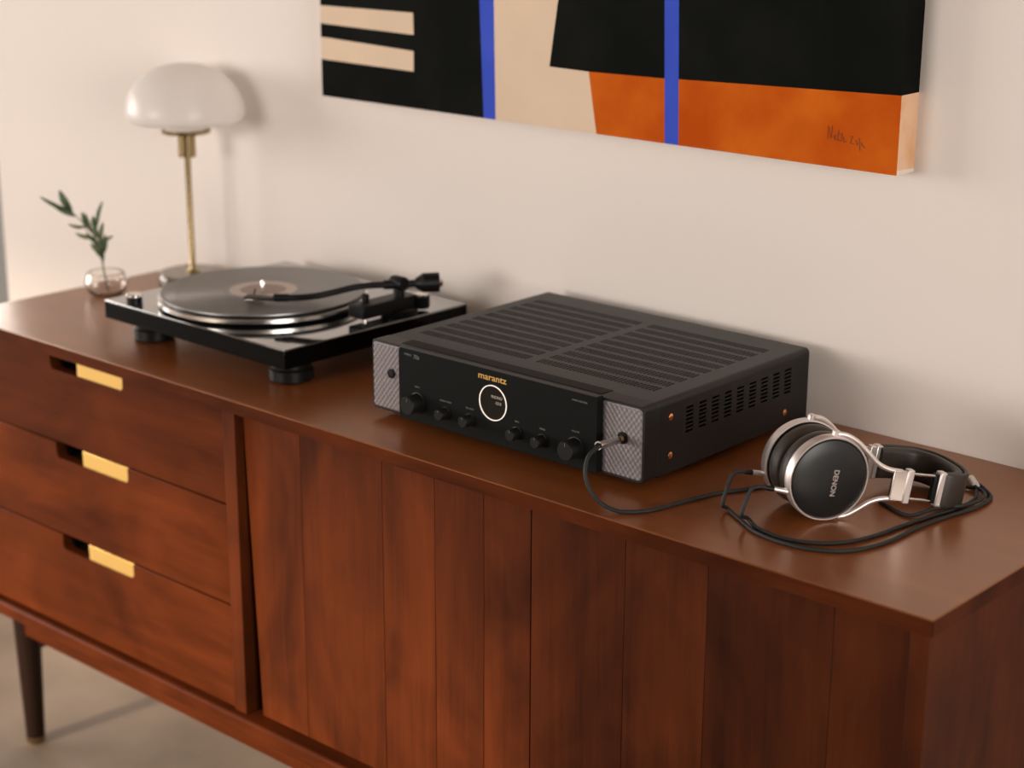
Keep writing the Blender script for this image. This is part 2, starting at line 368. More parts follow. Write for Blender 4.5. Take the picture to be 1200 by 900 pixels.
S([(pw, pd, .006), (pw, 0, .004), (pw, 0, .095), (pw, pd, .0947)], 4); S([(pw, pd, .0947), (pw, 0, .095), (pw, 0, T), (pw, pd, T)], 0)
S([(pw, pd, 0), (pw, 0, 0), (pw, 0, .004), (pw, pd, .006)], 5)
S([(0, 0, 0), (0, pd, 0), (0, pd, T), (0, 0, T)], 5); S([(0, pd, 0), (0, 0, 0), (pw, 0, 0), (pw, pd, 0)], 5)
S([(0, pd, T), (pw, pd, T), (pw, 0, T), (0, 0, T)], 5); S([(0, 0, 0), (0, 0, T), (pw, 0, T), (pw, 0, 0)], 5)
po = pt.build('abstract_painting', ['pblack', 'pblue', 'pcream', 'porange', 'pside', 'primer'], smooth=0)
tag(po, 'large abstract canvas with black, cream, blue and orange blocks on the wall', 'painting')
sig = MB(); sx, sz, sw = px0+0.908, pz+0.0335, 0.052
strokes = [[(0, 0), (0, .016), (.005, .002), (.006, .017)], [(.009, .002), (.011, .007), (.008, .006), (.012, .001)],
           [(.015, .014), (.014, .001), (.017, .002)], [(.013, .009), (.018, .010)], [(.020, .012), (.019, .001)],
           [(.022, .008), (.023, .001), (.026, .003)], [(.031, .010), (.035, .011), (.032, .002), (.037, .002)],
           [(.039, .007), (.042, .003), (.040, .001)], [(.044, .011), (.046, -.004)], [(.047, .006), (.050, .002), (.053, .001)]]
for st in strokes:
    sig.tube([(sx+a, WY-pd-0.0003, sz+b-0.12*a) for a, b in st], 0.00045, 5)
sig.build('signature', 'ink', po, label='thin dark scribbled signature')

# ------------------------------------------------------------------ receiver
am = thing('stereo_receiver', 'black slim stereo receiver with round display and six knobs', 'receiver', (-0.645, 0.0898, Z0), (0, 0, 0.0045))
AH = 0.1019; ABT = 0.0115; RD = 0.341
c = MB()                                            # case: shell profile swept front to back, open on top
prof = [(-0.214, AH)]
for k in range(7): a = R(90+90*k/6); prof.append((-0.214+0.0065*math.cos(a), AH-0.0065+0.0065*math.sin(a)))
prof += [(-0.2205, ABT), (0.2205, ABT)]
for k in range(7): a = R(0+90*k/6); prof.append((0.214+0.0065*math.cos(a), AH-0.0065+0.0065*math.sin(a)))
# right flank left open where the ventilated side patches sit
def sweep(m, pr, y0, y1):
    n = len(pr); m.add([(x, y0, z) for x, z in pr]+[(x, y1, z) for x, z in pr], [(i, i+1, n+i+1, n+i) for i in range(n-1)])
sweep(c, prof[1:9], 0.026, RD); sweep(c, [(-0.2205, ABT), (0.2205, ABT)], 0.026, RD); sweep(c, prof[-7:], 0.026, RD)
SVZ0, SVZ1 = 0.052, 0.086                            # height range of the side vents
SVW, SVN, SVP = 0.0185, 9, 0.0258; SVY = 0.078
ys = [0.026]+[v for k in range(SVN) for v in (SVY+k*SVP, SVY+k*SVP+SVW)]+[RD]
for i in range(len(ys)-1):
    q = lambda z0, z1: c.add([(0.2205, ys[i], z0), (0.2205, ys[i+1], z0), (0.2205, ys[i+1], z1), (0.2205, ys[i], z1)], [(0, 1, 2, 3)])
    q(ABT, SVZ0); q(SVZ1, AH-0.0065)
    if i % 2 == 0: q(SVZ0, SVZ1)
full = [(-0.2205, ABT), (0.2205, ABT)]+prof[-7:]+prof[1:8]
c.add([(x, RD, z) for x, z in full], [tuple(range(len(full)))])
c.build('case', 'case', am, fix=False)
# ventilated top: plate with openings, each filled by a grille of slots
VX = ((-0.1965, -0.0115), (0.0040, 0.1890)); VY0, VP, VD, NB = 0.0600, 0.0247, 0.0172, 10
xs = [-0.214, VX[0][0], VX[0][1], VX[1][0], VX[1][1], 0.214]
yy = [0.026]+[v for k in range(NB) for v in (VY0+k*VP, VY0+k*VP+VD)]+[RD]
tp = MB()
for i in range(5):
    for j in range(len(yy)-1):
        if i in (1, 3) and j % 2 == 1: continue
        tp.add([(xs[i], yy[j], AH), (xs[i+1], yy[j], AH), (xs[i+1], yy[j+1], AH), (xs[i], yy[j+1], AH)], [(0, 1, 2, 3)])
tp.build('top_plate', 'case', am, smooth=0)
def grille(nx, ny, w_, d_, sx_, sy_, depth):
    """slotted patch in the xy plane, slot floors sunk by depth"""
    m = MB(); pxx, pyy = w_/nx, d_/ny
    X = sorted([0, w_]+[v for i in range(nx) for v in (i*pxx+(pxx-sx_)/2, i*pxx+(pxx+sx_)/2)])
    Y = sorted([0, d_]+[v for i in range(ny) for v in (i*pyy+(pyy-sy_)/2, i*pyy+(pyy+sy_)/2)])
    for i in range(len(X)-1):
        for j in range(len(Y)-1):
            a, b, e, g = X[i], X[i+1], Y[j], Y[j+1]
            if i % 2 == 1 and j % 2 == 1:
                m.add([(a, e, 0), (b, e, 0), (b, g, 0), (a, g, 0), (a, e, -depth), (b, e, -depth), (b, g, -depth), (a, g, -depth)],
                      [(0, 1, 5, 4), (1, 2, 6, 5), (2, 3, 7, 6), (3, 0, 4, 7)], 0)
            else: m.add([(a, e, 0), (b, e, 0), (b, g, 0), (a, g, 0)], [(0, 1, 2, 3)], 0)
    return m
g0 = grille(32, 4, 0.185, VD, 0.0044, 0.0028, 0.002).build('vent_grille', ['case'], am, smooth=0, fix=False)
first = True
for (xa, xb) in VX:
    for k in range(NB):
        g = g0 if first else g0.copy()
        if not first: COL.objects.link(g); g.parent = am
        g.location = (xa, VY0+k*VP, AH); first = False
s0 = grille(1, 7, SVW, SVZ1-SVZ0, 0.0145, 0.0026, 0.002).build('side_vent', ['case'], am, smooth=0, fix=False)
for k in range(SVN):
    g = s0 if k == 0 else s0.copy()
    if k: COL.objects.link(g); g.parent = am
    g.rotation_euler = (R(90), 0, R(90)); g.location = (0.2205, SVY+k*SVP, SVZ0)
# front bezel with dimpled wings, centre panel
MB().prism(rrect(-0.221, 0.221, ABT-0.0015, AH+0.0004, 0.006), 1, 0.0, 0.027).build('front_bezel', 'case', am, bevel=0.0008)
MB().box(-0.176, 0.152, 0.008, 0.029, AH-0.002, AH+0.0009).build('top_trim', 'trim', am, bevel=0.0004)
for x0, x1 in ((-0.2185, -0.158), (0.158, 0.2185)):
    m = MB(); nx, nz = 66, 92; z0, z1 = ABT+0.0015, AH-0.0022; vs = []
    for j in range(nz+1):
        for i in range(nx+1):
            x = x0+(x1-x0)*i/nx; z = z0+(z1-z0)*j/nz
            e = min(i, nx-i, j, nz-j)
            h = math.cos(x*2*math.pi/0.0070)*math.cos(z*2*math.pi/0.0088)*0.00036
            rr = 0.006; dx = max(0, abs(x-(x0+x1)/2)-((x1-x0)/2-rr)); dz = max(0, abs(z-(z0+z1)/2)-((z1-z0)/2-rr))
            dd = math.hypot(dx, dz)
            if dd > rr: x -= (dd-rr)*dx/dd*math.copysign(1, x-(x0+x1)/2); z -= (dd-rr)*dz/dd*math.copysign(1, z-(z0+z1)/2)
            vs.append((x, -0.0010-h*(1 if e else 0)+(0.0012 if e == 0 else 0), z))
    m.add(vs, [(j*(nx+1)+i, j*(nx+1)+i+1, (j+1)*(nx+1)+i+1, (j+1)*(nx+1)+i) for j in range(nz) for i in range(nx)])
    m.build('dimpled_wing', 'dimple', am, smooth=80, fix=False)
YP = -0.012
MB().prism(rrect(-0.1615, 0.1615, ABT+0.0005, 0.1045, 0.004), 1, YP, 0.001).build('centre_panel', 'panel', am, bevel=0.0007)
MB().box(-0.1600, 0.1600, YP+0.0008, -0.0022, 0.1040, 0.1052).build('panel_cap', 'case', am, bevel=0.0003)
dm = MB().lathe([(0, YP-0.0004), (0.0208, YP-0.0004), (0.0208, YP+0.001)], (0, 0, 0.0645), axis=1, seg=64).build('display', 'blackglass', am)
MB().lathe([(0.0212, YP-0.001), (0.0224, YP-0.001), (0.0224, YP+0.001), (0.0212, YP+0.001)], (0, 0, 0.0645), axis=1, seg=72, close=True).build('display_ring', 'ring', dm, label='thin lit white ring')
FR = (R(90), 0, 0)
text('display_text', 'PHONO', 'lcd', dm, 0.0052, (0.0063, YP-0.0005, 0.0722), FR, sx=0.95)
text('display_text', '-53.0', 'lcd', dm, 0.0052, (0.0086, YP-0.0005, 0.0652), FR, sx=0.95)
text('brand_lettering', 'marantz', 'gold', am, 0.0116, (-0.0015, YP-0.0003, 0.0955), FR, sx=1.22, bold=0.00016)
text('model_lettering', 'STEREO', 'print', am, 0.0036, (-0.1445, YP-0.0002, 0.0975), FR)
text('model_lettering', '70s', 'print', am, 0.0078, (-0.1305, YP-0.0002, 0.0965), FR, shear=0.3)
text('model_lettering', 'STEREO RECEIVER', 'print', am, 0.0029, (0.1355, YP-0.0002, 0.0950), FR)
for x, z, rad, dep, lab, lz in ((-0.128, 0.0380, 0.0118, 0.020, 'INPUT', 0.0580), (-0.0795, 0.0347, 0.0072, 0.0145, 'SOUND MODE', 0.0495), (-0.0385, 0.0347, 0.0072, 0.0145, 'BALANCE', 0.0490),
                                (0.0388, 0.0350, 0.0072, 0.0145, 'BASS', 0.0492), (0.0785, 0.0347, 0.0072, 0.0145, 'TREBLE', 0.0487), (0.130, 0.0376, 0.0118, 0.020, 'VOLUME', 0.0570)):
    kb = MB()
    kb.lathe([(rad*1.12, YP+0.0005), (rad*1.12, YP-0.0008), (rad, YP-0.0012), (rad, YP-dep+0.001), (rad-0.0008, YP-dep), (0, YP-dep)], (x, 0, z), axis=1, seg=48)
    ko = kb.build('knob', 'knob', am)
    MB().box(x-0.0003, x+0.0003, YP-dep-0.0002, YP-dep+0.0005, z+rad*0.45, z+rad*0.88).build('pointer_mark', 'print', ko)
    text('knob_lettering', lab, 'print', am, 0.0030, (x, YP-0.0002, lz), FR)
pb = MB().lathe([(0.0062, 0.0), (0.0062, -0.0026), (0.0052, -0.0032), (0.0048, -0.0026), (0, -0.0030)], (-0.1856, 0, 0.0622), axis=1, seg=32).build('power_button', 'knob', am)
jk = MB().lathe([(0.0072, 0.0), (0.0072, -0.0026), (0.0062, -0.0032), (0.0036, -0.0032), (0.0036, 0.001)], (0.1912, 0, 0.0605), axis=1, seg=36).build('headphone_jack', 'trim', am)
for sx_ in (-1, 1):
    for y, z in ((0.0501, 0.0799), (0.0508, 0.0329), (0.2898, 0.0285), (0.2898, 0.0940-0.0141)):
        if z > 0.05 and y > 0.2: continue
        sc = MB().lathe([(0.0042, 0.2200), (0.0042, 0.2212), (0.0030, 0.2220), (0.0012, 0.2222), (0.0012, 0.2214), (0, 0.2214)], (0, y, z), axis=0, seg=20)
        if sx_ < 0: sc.v = [(-p[0], p[1], p[2]) for p in sc.v]
        sc.build('copper_screw', 'copper', am)
for fx in (-0.17, 0.17):
    for fy in (0.06, 0.30):
        MB().lathe([(0, 0), (0.021, 0), (0.022, 0.002), (0.022, 0.0125), (0, 0.0125)], (fx, fy, 0), seg=28).build('foot', 'matte', am)

# ------------------------------------------------------------------ turntable
tt = thing('turntable', 'glossy black turntable with S-shaped tonearm and silver-rimmed platter', 'turntable', (-1.4255, 0.0746, Z0), (0, 0, R(-0.55)))
TW, TD, TT, TB = 0.4075, 0.3535, 0.060, 0.0325
MB().box(0, TW, 0, TD, TB, TT-0.002).build('plinth', 'gloss', tt, bevel=0.0008)
MB().box(0.0004, TW-0.0004, 0.0004, TD-0.0004, TT-0.003, TT).build('top_sheet', 'glosstop', tt, bevel=0.0010)
for fx in (0.052, TW-0.046):
    for fy in (0.050, TD-0.05):
        MB().lathe([(0, 0), (0.027, 0), (0.031, 0.003), (0.031, 0.017), (0.028, 0.020), (0.028, TB+0.001), (0, TB+0.001)], (fx, fy, 0), seg=36).build('foot', 'matte', tt)
kn = MB().lathe([(0.0118, TT), (0.0118, TT+0.010), (0, TT+0.010)], (0.049, 0.019, 0), seg=32).build('speed_knob', 'matte', tt)
MB().lathe([(0.0116, TT+0.010), (0.0116, TT+0.0135), (0.0104, TT+0.0145), (0, TT+0.0145)], (0.049, 0.019, 0), seg=32).build('knob_cap', 'chrome', kn)
PX, PY = 0.1765, 0.1585                                 # spindle
pl = MB().lathe([(0, TT+0.003), (0.150, TT+0.003), (0.1545, TT+0.0045), (0.1545, TT+0.0100), (0.152, TT+0.0112), (0, TT+0.0112)], (PX, PY, 0), seg=96).build('platter', 'alu', tt)
MB().lathe([(0.148, TT+0.0110), (0.148, TT+0.0140), (0, TT+0.0140)], (PX, PY, 0), seg=80).build('slip_mat', 'matte', pl)
MB().lathe([(0, TT), (0.055, TT), (0.055, TT+0.004), (0, TT+0.004)], (PX, PY, 0), seg=40).build('sub_platter', 'matte', tt)
MB().lathe([(0.0036, TT+0.01), (0.0036, TT+0.027), (0.0022, TT+0.0305), (0, TT+0.031)], (PX, PY, 0), seg=20).build('spindle', 'chrome', tt)
# tonearm
QX, QY = 0.380, 0.241                                 # pivot
ba = MB().lathe([(0, TT), (0.026, TT), (0.027, TT+0.002), (0.027, TT+0.007), (0.024, TT+0.009), (0, TT+0.009)], (QX-0.004, QY+0.004, 0), seg=40).build('tonearm_base', 'matte', tt)
MB().box(QX-0.024, QX+0.008, QY-0.078, QY+0.030, TT+0.0065, TT+0.0255).build('cue_bridge', 'matte', tt, bevel=0.002)
MB().lathe([(0, TT), (0.004, TT), (0.004, TT+0.012), (0, TT+0.012)], (QX-0.009, QY-0.060, 0), seg=16).build('bridge_post', 'chrome', tt)
MB().lathe([(0.0075, TT+0.008), (0.0085, TT+0.034), (0.006, TT+0.05), (0, TT+0.05)], (QX, QY, 0), seg=24).build('pivot_post', 'matte', tt)
MB().lathe([(0, -0.012), (0.0095, -0.012), (0.0105, -0.009), (0.0105, 0.009), (0.0095, 0.012), (0, 0.012)], (QX, QY, TT+0.046), axis=0, seg=28).build('pivot_housing', 'matte', tt)
ad = MB().lathe([(0.012, TT+0.004), (0.013, TT+0.006), (0.013, TT+0.022), (0, TT+0.022)], (QX+0.006, QY+0.038, 0), seg=32).build('antiskate_dial', 'matte', tt)
MB().lathe([(0.0112, TT+0.022), (0.0112, TT+0.0245), (0, TT+0.0245)], (QX+0.006, QY+0.038, 0), seg=32).build('dial_cap', 'chrome', ad)
SXp, SYp = 0.2475, 0.081                              # stylus
AZ = TT+0.044
dirv = Vector((SXp-QX, SYp-QY, 0)).normalized(); nv = Vector((-dirv.y, dirv.x, 0))
def ap(t, s, z): p = Vector((QX, QY, 0))+dirv*t+nv*s; return (p.x, p.y, z)
alen = math.hypot(SXp-QX, SYp-QY)
arm = MB().tube(spline([ap(-0.012, 0, AZ), ap(0.03, 0, AZ), ap(0.062, 0.001, AZ-0.002), ap(0.092, 0.010, AZ-0.006), ap(0.118, 0.0155, AZ-0.0095), ap(0.142, 0.0125, AZ-0.012), ap(0.160, 0.006, AZ-0.0135), ap(0.170, 0.002, AZ-0.014)], 8), 0.0047, 12).build('tonearm', 'matte', tt)
MB().tube([ap(-0.004, 0, AZ), ap(0.022, 0, AZ)], 0.0068, 14).build('arm_sleeve', 'matte', arm)
MB().tube([ap(0.158, 0.0065, AZ-0.0133), ap(0.178, -0.001, AZ-0.0145)], 0.0058, 14).build('locking_collar', 'matte', arm)
hd = Vector(ap(0.178, -0.001, 0)); he = Vector(ap(0.178+0.040, -0.018, 0)); hdv = (he-hd).normalized(); hn = Vector((-hdv.y, hdv.x, 0))
hs = MB(); hz0 = TT+0.0275
hs.add([tuple(hd+hdv*a+hn*b+Vector((0, 0, z))) for z in (hz0-0.001, hz0+0.0022) for a, b in ((-0.003, -0.006), (0.012, -0.0085), (0.044, -0.0085), (0.044, 0.0085), (0.012, 0.0085), (-0.003, 0.006))],
       [(0, 1, 2, 3, 4, 5), (6, 7, 8, 9, 10, 11)]+[(i, (i+1) % 6, 6+(i+1) % 6, 6+i) for i in range(6)])
hso = hs.build('headshell', 'matte', tt)
lift = [hd+hdv*0.036+hn*(-0.008)+Vector((0, 0, hz0)), hd+hdv*0.038+hn*(-0.016)+Vector((0, 0, hz0+0.001)), hd+hdv*0.040+hn*(-0.026)+Vector((0, 0, hz0+0.006))]
MB().tube(lift, 0.0012, 8).build('finger_lift', 'matte', hso)
ct = MB(); z0, z1 = TT+0.0192, hz0-0.001
ct.add([tuple(hd+hdv*a+hn*b+Vector((0, 0, z))) for z, k in ((z0, 0.75), (z1, 1)) for a, b in ((0.016, -0.0075*k), (0.042, -0.0075*k), (0.042, 0.0075*k), (0.016, 0.0075*k))],
       [(0, 1, 2, 3), (4, 5, 6, 7)]+[(i, (i+1) % 4, 4+(i+1) % 4, 4+i) for i in range(4)])
ct.build('cartridge', 'steel', hso, bevel=0.0008)
MB().tube([hd+hdv*0.036+Vector((0, 0, z0+0.001)), hd+hdv*0.039+Vector((0, 0, TT+0.0176))], [0.0010, 0.0004], 8).build('stylus', 'brass_dark', hso)
MB().tube([ap(-0.008, 0, AZ), ap(-0.026, 0, AZ+0.001)], 0.0055, 14).build('counterweight_shaft', 'matte', arm)
MB().tube([ap(-0.024, 0, AZ+0.001), ap(-0.034, 0, AZ+0.0012), ap(-0.0345, 0, AZ+0.0012), ap(-0.058, 0, AZ+0.0015)], [0.0075, 0.0135, 0.0142, 0.0142], 28).build('counterweight', 'matte', arm)
MB().tube([ap(-0.058, 0, AZ+0.0015), ap(-0.063, 0, AZ+0.0015)], [0.0075, 0.006], 16).build('counterweight_end', 'chrome', arm)
rs = MB(); rs.box(QX-0.021, QX-0.013, QY-0.054, QY-0.046, TT+0.02, TT+0.036)
rs.build('arm_rest', 'matte', tt, bevel=0.001)
# record on the platter
rc = thing('vinyl_record', 'black vinyl record with pale label lying on the turntable platter', 'record')
rc.parent = None
mw = Matrix.Translation(tt.location) @ Matrix.Rotation(R(-0.55), 4, 'Z')
rc.location = mw @ Vector((PX, PY, TT+0.0141))
vd = MB(); vp = [(0.0041, 0), (0.1495, 0), (0.151, 0.0008), (0.1508, 0.0024), (0.149, 0.0032), (0.146, 0.0028)]
r = 0.146
while r > 0.0605: vp += [(r-0.0020, 0.0026), (r-0.0024, 0.0029)]; r -= 0.0030
vp += [(0.052, 0.0028), (0.0041, 0.0028)]
vd.lathe(vp, seg=96); vd.build('disc', 'vinyl', rc, smooth=25)
MB().lathe([(0.034, 0.0028), (0.034, 0.00305), (0.050, 0.00305), (0.050, 0.0028)], seg=64).build('label_rim', 'label', rc)
MB().lathe([(0.0041, 0.0028), (0.0041, 0.0030), (0.0342, 0.0030)], seg=64).build('label_centre', 'label2', rc)

# ------------------------------------------------------------------ table lamp
lp = thing('table_lamp', 'table lamp with white dome shade, slim brass stem and glass base', 'lamp', (-1.6154, 0.3889, Z0))
MB().lathe([(0, 0), (0.054, 0), (0.0575, 0.003), (0.0575, 0.015), (0.055, 0.018), (0, 0.018)], seg=64).build('base', 'lampglass', lp)
MB().lathe([(0.013, 0.018), (0.013, 0.020), (0.0065, 0.022), (0.0052, 0.026), (0.0052, 0.215)], seg=24).build('stem', 'brass_dark', lp)
MB().lathe([(0, 0.2125), (0.0145, 0.2125), (0.0145, 0.2470), (0.0165, 0.2475), (0.0165, 0.2525), (0, 0.2525)], seg=40).build('socket_collar', 'brass_dark', lp)
MB().lathe([(0, 0.2520), (0.0395, 0.2520), (0.0400, 0.2530), (0.0400, 0.2570), (0.0385, 0.2580), (0, 0.2580)], seg=48).build('gallery_plate', 'brass_dark', lp)
MB().tube([(-0.004, -0.002, 0.028), (-0.012, -0.006, 0.028)], 0.0016, 8).build('switch', 'brass_dark', lp)
MB().lathe([(0.030, 0.2575), (0.034, 0.2575), (0.034, 0.2725), (0.030, 0.2725)], seg=40, close=True).build('shade_neck', 'opal', lp)
sh = [(0.033, 0.2712), (0.066, 0.2698), (0.0850, 0.2706), (0.0938, 0.2745), (0.0973, 0.2825), (0.0970, 0.2940), (0.0928, 0.3105), (0.0835, 0.3285), (0.0675, 0.3455), (0.0460, 0.3580), (0.0210, 0.3640), (0, 0.3650)]
MB().lathe([tuple(p[:2]) for p in spline([(a, b, 0) for a, b in sh], 4)], seg=64).build('shade', 'opal', lp, smooth=80)

# ------------------------------------------------------------------ glass bud vase and sprig
va = thing('glass_vase', 'small round clear glass vase with a sprig beside the turntable', 'vase', (-1.645, 0.235, Z0))
vprof = [(0, 0.0), (0.018, 0.0), (0.028, 0.005), (0.0345, 0.016), (0.0345, 0.024), (0.0315, 0.033), (0.0295, 0.0385), (0.0285, 0.0392), (0.0280, 0.038), (0.0300, 0.032), (0.0325, 0.024), (0.0325, 0.0165), (0.0265, 0.008), (0.017, 0.004), (0, 0.004)]
MB().lathe([tuple(p[:2]) for p in spline([(a, b, 0) for a, b in vprof], 3)], seg=56).build('bowl', 'glass', va, smooth=80)
sp = thing('olive_sprig', 'green leafy sprig standing in the small glass vase', 'sprig', (-1.645, 0.235, Z0))
C0 = Vector((-1.645, 0.235, 0))
ex = Vector((0.742, 0.667, 0)).normalized(); eu = Vector((0, 0, 1)); ey = Vector((-0.667, 0.742, 0))
def sq(px, py, d=0.0):                               # a point of the sprig, measured sideways and up from the vase foot
    return ex*((px-122.5)/717.0) + eu*((346.0-py)/700.0*1.0) + ey*d
main = spline([sq(124, 341), sq(120.5, 318), sq(118, 297), sq(113, 280), sq(103, 266), sq(88, 250), sq(80, 243)], 8)
MB().tube(main, [0.0016-0.0010*i/len(main) for i in range(len(main))], 7).build('stem', 'stem', sp)
MB().tube(spline([sq(119, 300), sq(116, 280, .004), sq(114, 265, .006), sq(122, 242, .004)], 6), 0.0007, 6).build('side_stem', 'stem', sp)
MB().tube(spline([sq(118, 297), sq(106, 275, -.004), sq(101, 262, -.006), sq(98, 258, -.006)], 6), 0.0007, 6).build('side_stem', 'stem', sp)
def leaf(a, b, wid, mname, bend=0.004, tilt=0.3):
    a, b = Vector(a), Vector(b); ax_ = (b-a); ln = ax_.length; ax_.normalize()
    side = ax_.cross(ey).normalized(); nrm = ax_.cross(side).normalized(); side = (side*math.cos(tilt)+nrm*math.sin(tilt)).normalized(); nrm = ax_.cross(side)
    m = MB(); vs = []; n = 8
    for i in range(n+1):
        t = i/n; wv = wid*max(0.03, math.sin(math.pi*min(1, t*0.93+0.05))**0.8)
        cpt = a+ax_*ln*t+nrm*bend*math.sin(math.pi*t)
        for s_, l_ in ((-1, 0.25), (0, 0), (1, 0.25)): vs.append(cpt+side*wv*s_+nrm*wv*l_)
    k = len(vs); vs += [v-nrm*0.0004 for v in vs[:k]]
    fs = [(i*3+j, i*3+j+1, i*3+j+4, i*3+j+3) for i in range(n) for j in range(2)]
    fs += [tuple(x+k for x in f[::-1]) for f in fs]
    m.add(vs, fs); m.build('leaf', mname, sp, smooth=70)
for a, b, wd, mn, d1, d2 in (((88, 249), (74, 225), .0065, 'leaf', 0, .004), ((88, 249), (53, 231), .0038, 'leaf', 0, -.008), ((92, 254), (70, 243), .004, 'leaf', -.002, -.01),
        ((104, 266), (84, 262), .0035, 'leaf2', -.003, -.01), ((104, 267), (98, 250), .0035, 'leaf', .002, .006), ((110, 275), (101, 252), .004, 'leaf2', .003, .01),
        ((112, 278), (92, 272), .004, 'leaf2', -.004, -.012), ((114, 272), (110, 255), .0045, 'leaf', .005, .01), ((115, 266), (123, 238), .0038, 'leaf', .005, .006),
        ((117, 285), (104, 272), .004, 'leaf', -.003, -.01), ((118, 290), (122, 262), .005, 'leaf2', .003, .008), ((118, 286), (132, 279), .0030, 'leaf2', .003, .012),
        ((119, 296), (108, 284), .004, 'leaf2', -.003, -.008), ((119, 300), (124, 276), .0050, 'leaf', .002, .004), ((119, 302), (113, 281), .0045, 'leaf', -.002, -.004),
        ((120, 308), (121, 288), .0040, 'leaf', .001, .003), ((117, 280), (112, 262), .0035, 'leaf', -.004, -.006)):
    leaf(sq(*a, d1), sq(*b, d2), wd, mn, tilt=random.uniform(-.4, .6))

# ------------------------------------------------------------------ headphones
HL = Vector((-0.250, 0.175, Z0+0.0497)); HR = (-0.165, 0, -0.532)
hp = thing('headphones', 'over-ear headphones with black round cups and silver frames, cable coiled around', 'headphones', HL, HR)
HM = Matrix.Translation(HL) @ Euler(HR).to_matrix().to_4x4()
def hx(m, s):
    if s < 0: m.v = [(-p[0], p[1], p[2]) for p in m.v]
    return m
RO = 0.0485
for s in (1, -1):
    cup = hx(MB().lathe([(0, 0.0405), (0.015, 0.0402), (0.030, 0.0392), (0.040, 0.0376), (0.0440, 0.0362), (0.0450, 0.0345), (0.0450, 0.025), (0, 0.025)], axis=0, seg=72), s).build('ear_cup', 'cupface', hp)
    hx(MB().lathe([(0.0452, 0.0345), (0.0462, 0.0362), (0.0476, 0.0362), (RO, 0.0350), (RO, 0.0245), (0.0470, 0.0235), (0.0452, 0.0240)], axis=0, seg=72, close=True), s).build('cup_ring', 'silver', cup, label='satin silver ring')
    pp = []
    for k in range(17):
        a = 2*math.pi*k/16; rr, xx = 0.0365+0.0105*math.copysign(abs(math.cos(a))**0.7, math.cos(a)), 0.0130+0.0112*math.copysign(abs(math.sin(a))**0.7, math.sin(a))
        if k < 16: pp.append((rr, xx))
    hx(MB().lathe(pp, axis=0, seg=64, close=True), s).build('ear_pad', 'leather', hp, smooth=80)
    hx(MB().lathe([(0.0470, 0.0245), (0.0470, 0.0215), (0, 0.0215)], axis=0, seg=56), s).build('baffle', 'matte', cup)
    for zz in (1, -1):
        yk = [(0.0300, -0.003, 0.0505*zz), (0.0325, 0.012, 0.0500*zz), (0.0345, 0.026, 0.0440*zz), (0.0365, 0.040, 0.0335*zz), (0.0385, 0.054, 0.0225*zz), (0.0405, 0.068, 0.0172*zz), (0.0425, 0.084, 0.0158*zz)]
        if zz < 0: yk[:3] = [(0.0325, 0.022, -0.0436), (0.0345, 0.030, -0.0405)]
        hx(MB().tube(spline(yk, 7), 0.0029, 10), s).build('yoke_arm', 'silver', hp)
        hx(MB().tube([(0.0445, 0.096, 0.0145*zz), (0.0475, 0.130 if s > 0 else 0.100, 0.0145*zz)], 0.0017, 10), s).build('slide_rod', 'chrome', hp)
        hx(MB().lathe([(0, 0.0485), (0.0042, 0.0485), (0.0042, 0.0535), (0.003, 0.0545), (0, 0.0545)], (0.0295, 0, 0), axis=2, seg=20), s).build('pivot', 'silver', hp) if zz > 0 else None
    hx(MB().prism([(0.0395, 0.074), (0.0445, 0.074), (0.0465, 0.090), (0.0415, 0.090)], 2, -0.0175, 0.0175), s).build('slider_plate', 'steel', hp, bevel=0.0008)
    hx(MB().prism([(0.0385, 0.0895), (0.0475, 0.0895), (0.0480, 0.0975), (0.0390, 0.0975)], 2, -0.0195, 0.0195), s).build('slider_clip', 'silver', hp, bevel=0.0012)
    dy = 0.0 if s > 0 else -0.030                    # the far slider is pushed in
    hx(MB().prism([(0.0400, 0.1285+dy), (0.0515, 0.1285+dy), (0.0520, 0.1370+dy), (0.0405, 0.1370+dy)], 2, -0.0200, 0.0200), s).build('band_clamp', 'silver', hp, bevel=0.0015)
    hx(MB().prism([(0.0415, 0.1235+dy), (0.0495, 0.1235+dy), (0.0495, 0.1290+dy), (0.0415, 0.1290+dy)], 2, -0.0170, 0.0170), s).build('clamp_core', 'matte', hp, bevel=0.001)
    th = R(24)
    p0 = Vector((0.0300, -0.0470*math.cos(th), -0.0470*math.sin(th))); p1 = p0+Vector((-0.002, -0.0175, 0.0015))
    hx(MB().tube([p0, p1], [0.0034, 0.0029], 14), s).build('cable_stem', 'silver', hp)
text('cup_lettering', 'DENON', 'silver', hp, 0.0085, (0.0408, 0.006, 0), (0, 0, 0), bold=0.0001).matrix_local = \
    Matrix(((0, 0, 1, 0.0405), (0, 1, 0, 0.0045), (-1, 0, 0, -0.003), (0, 0, 0, 1)))
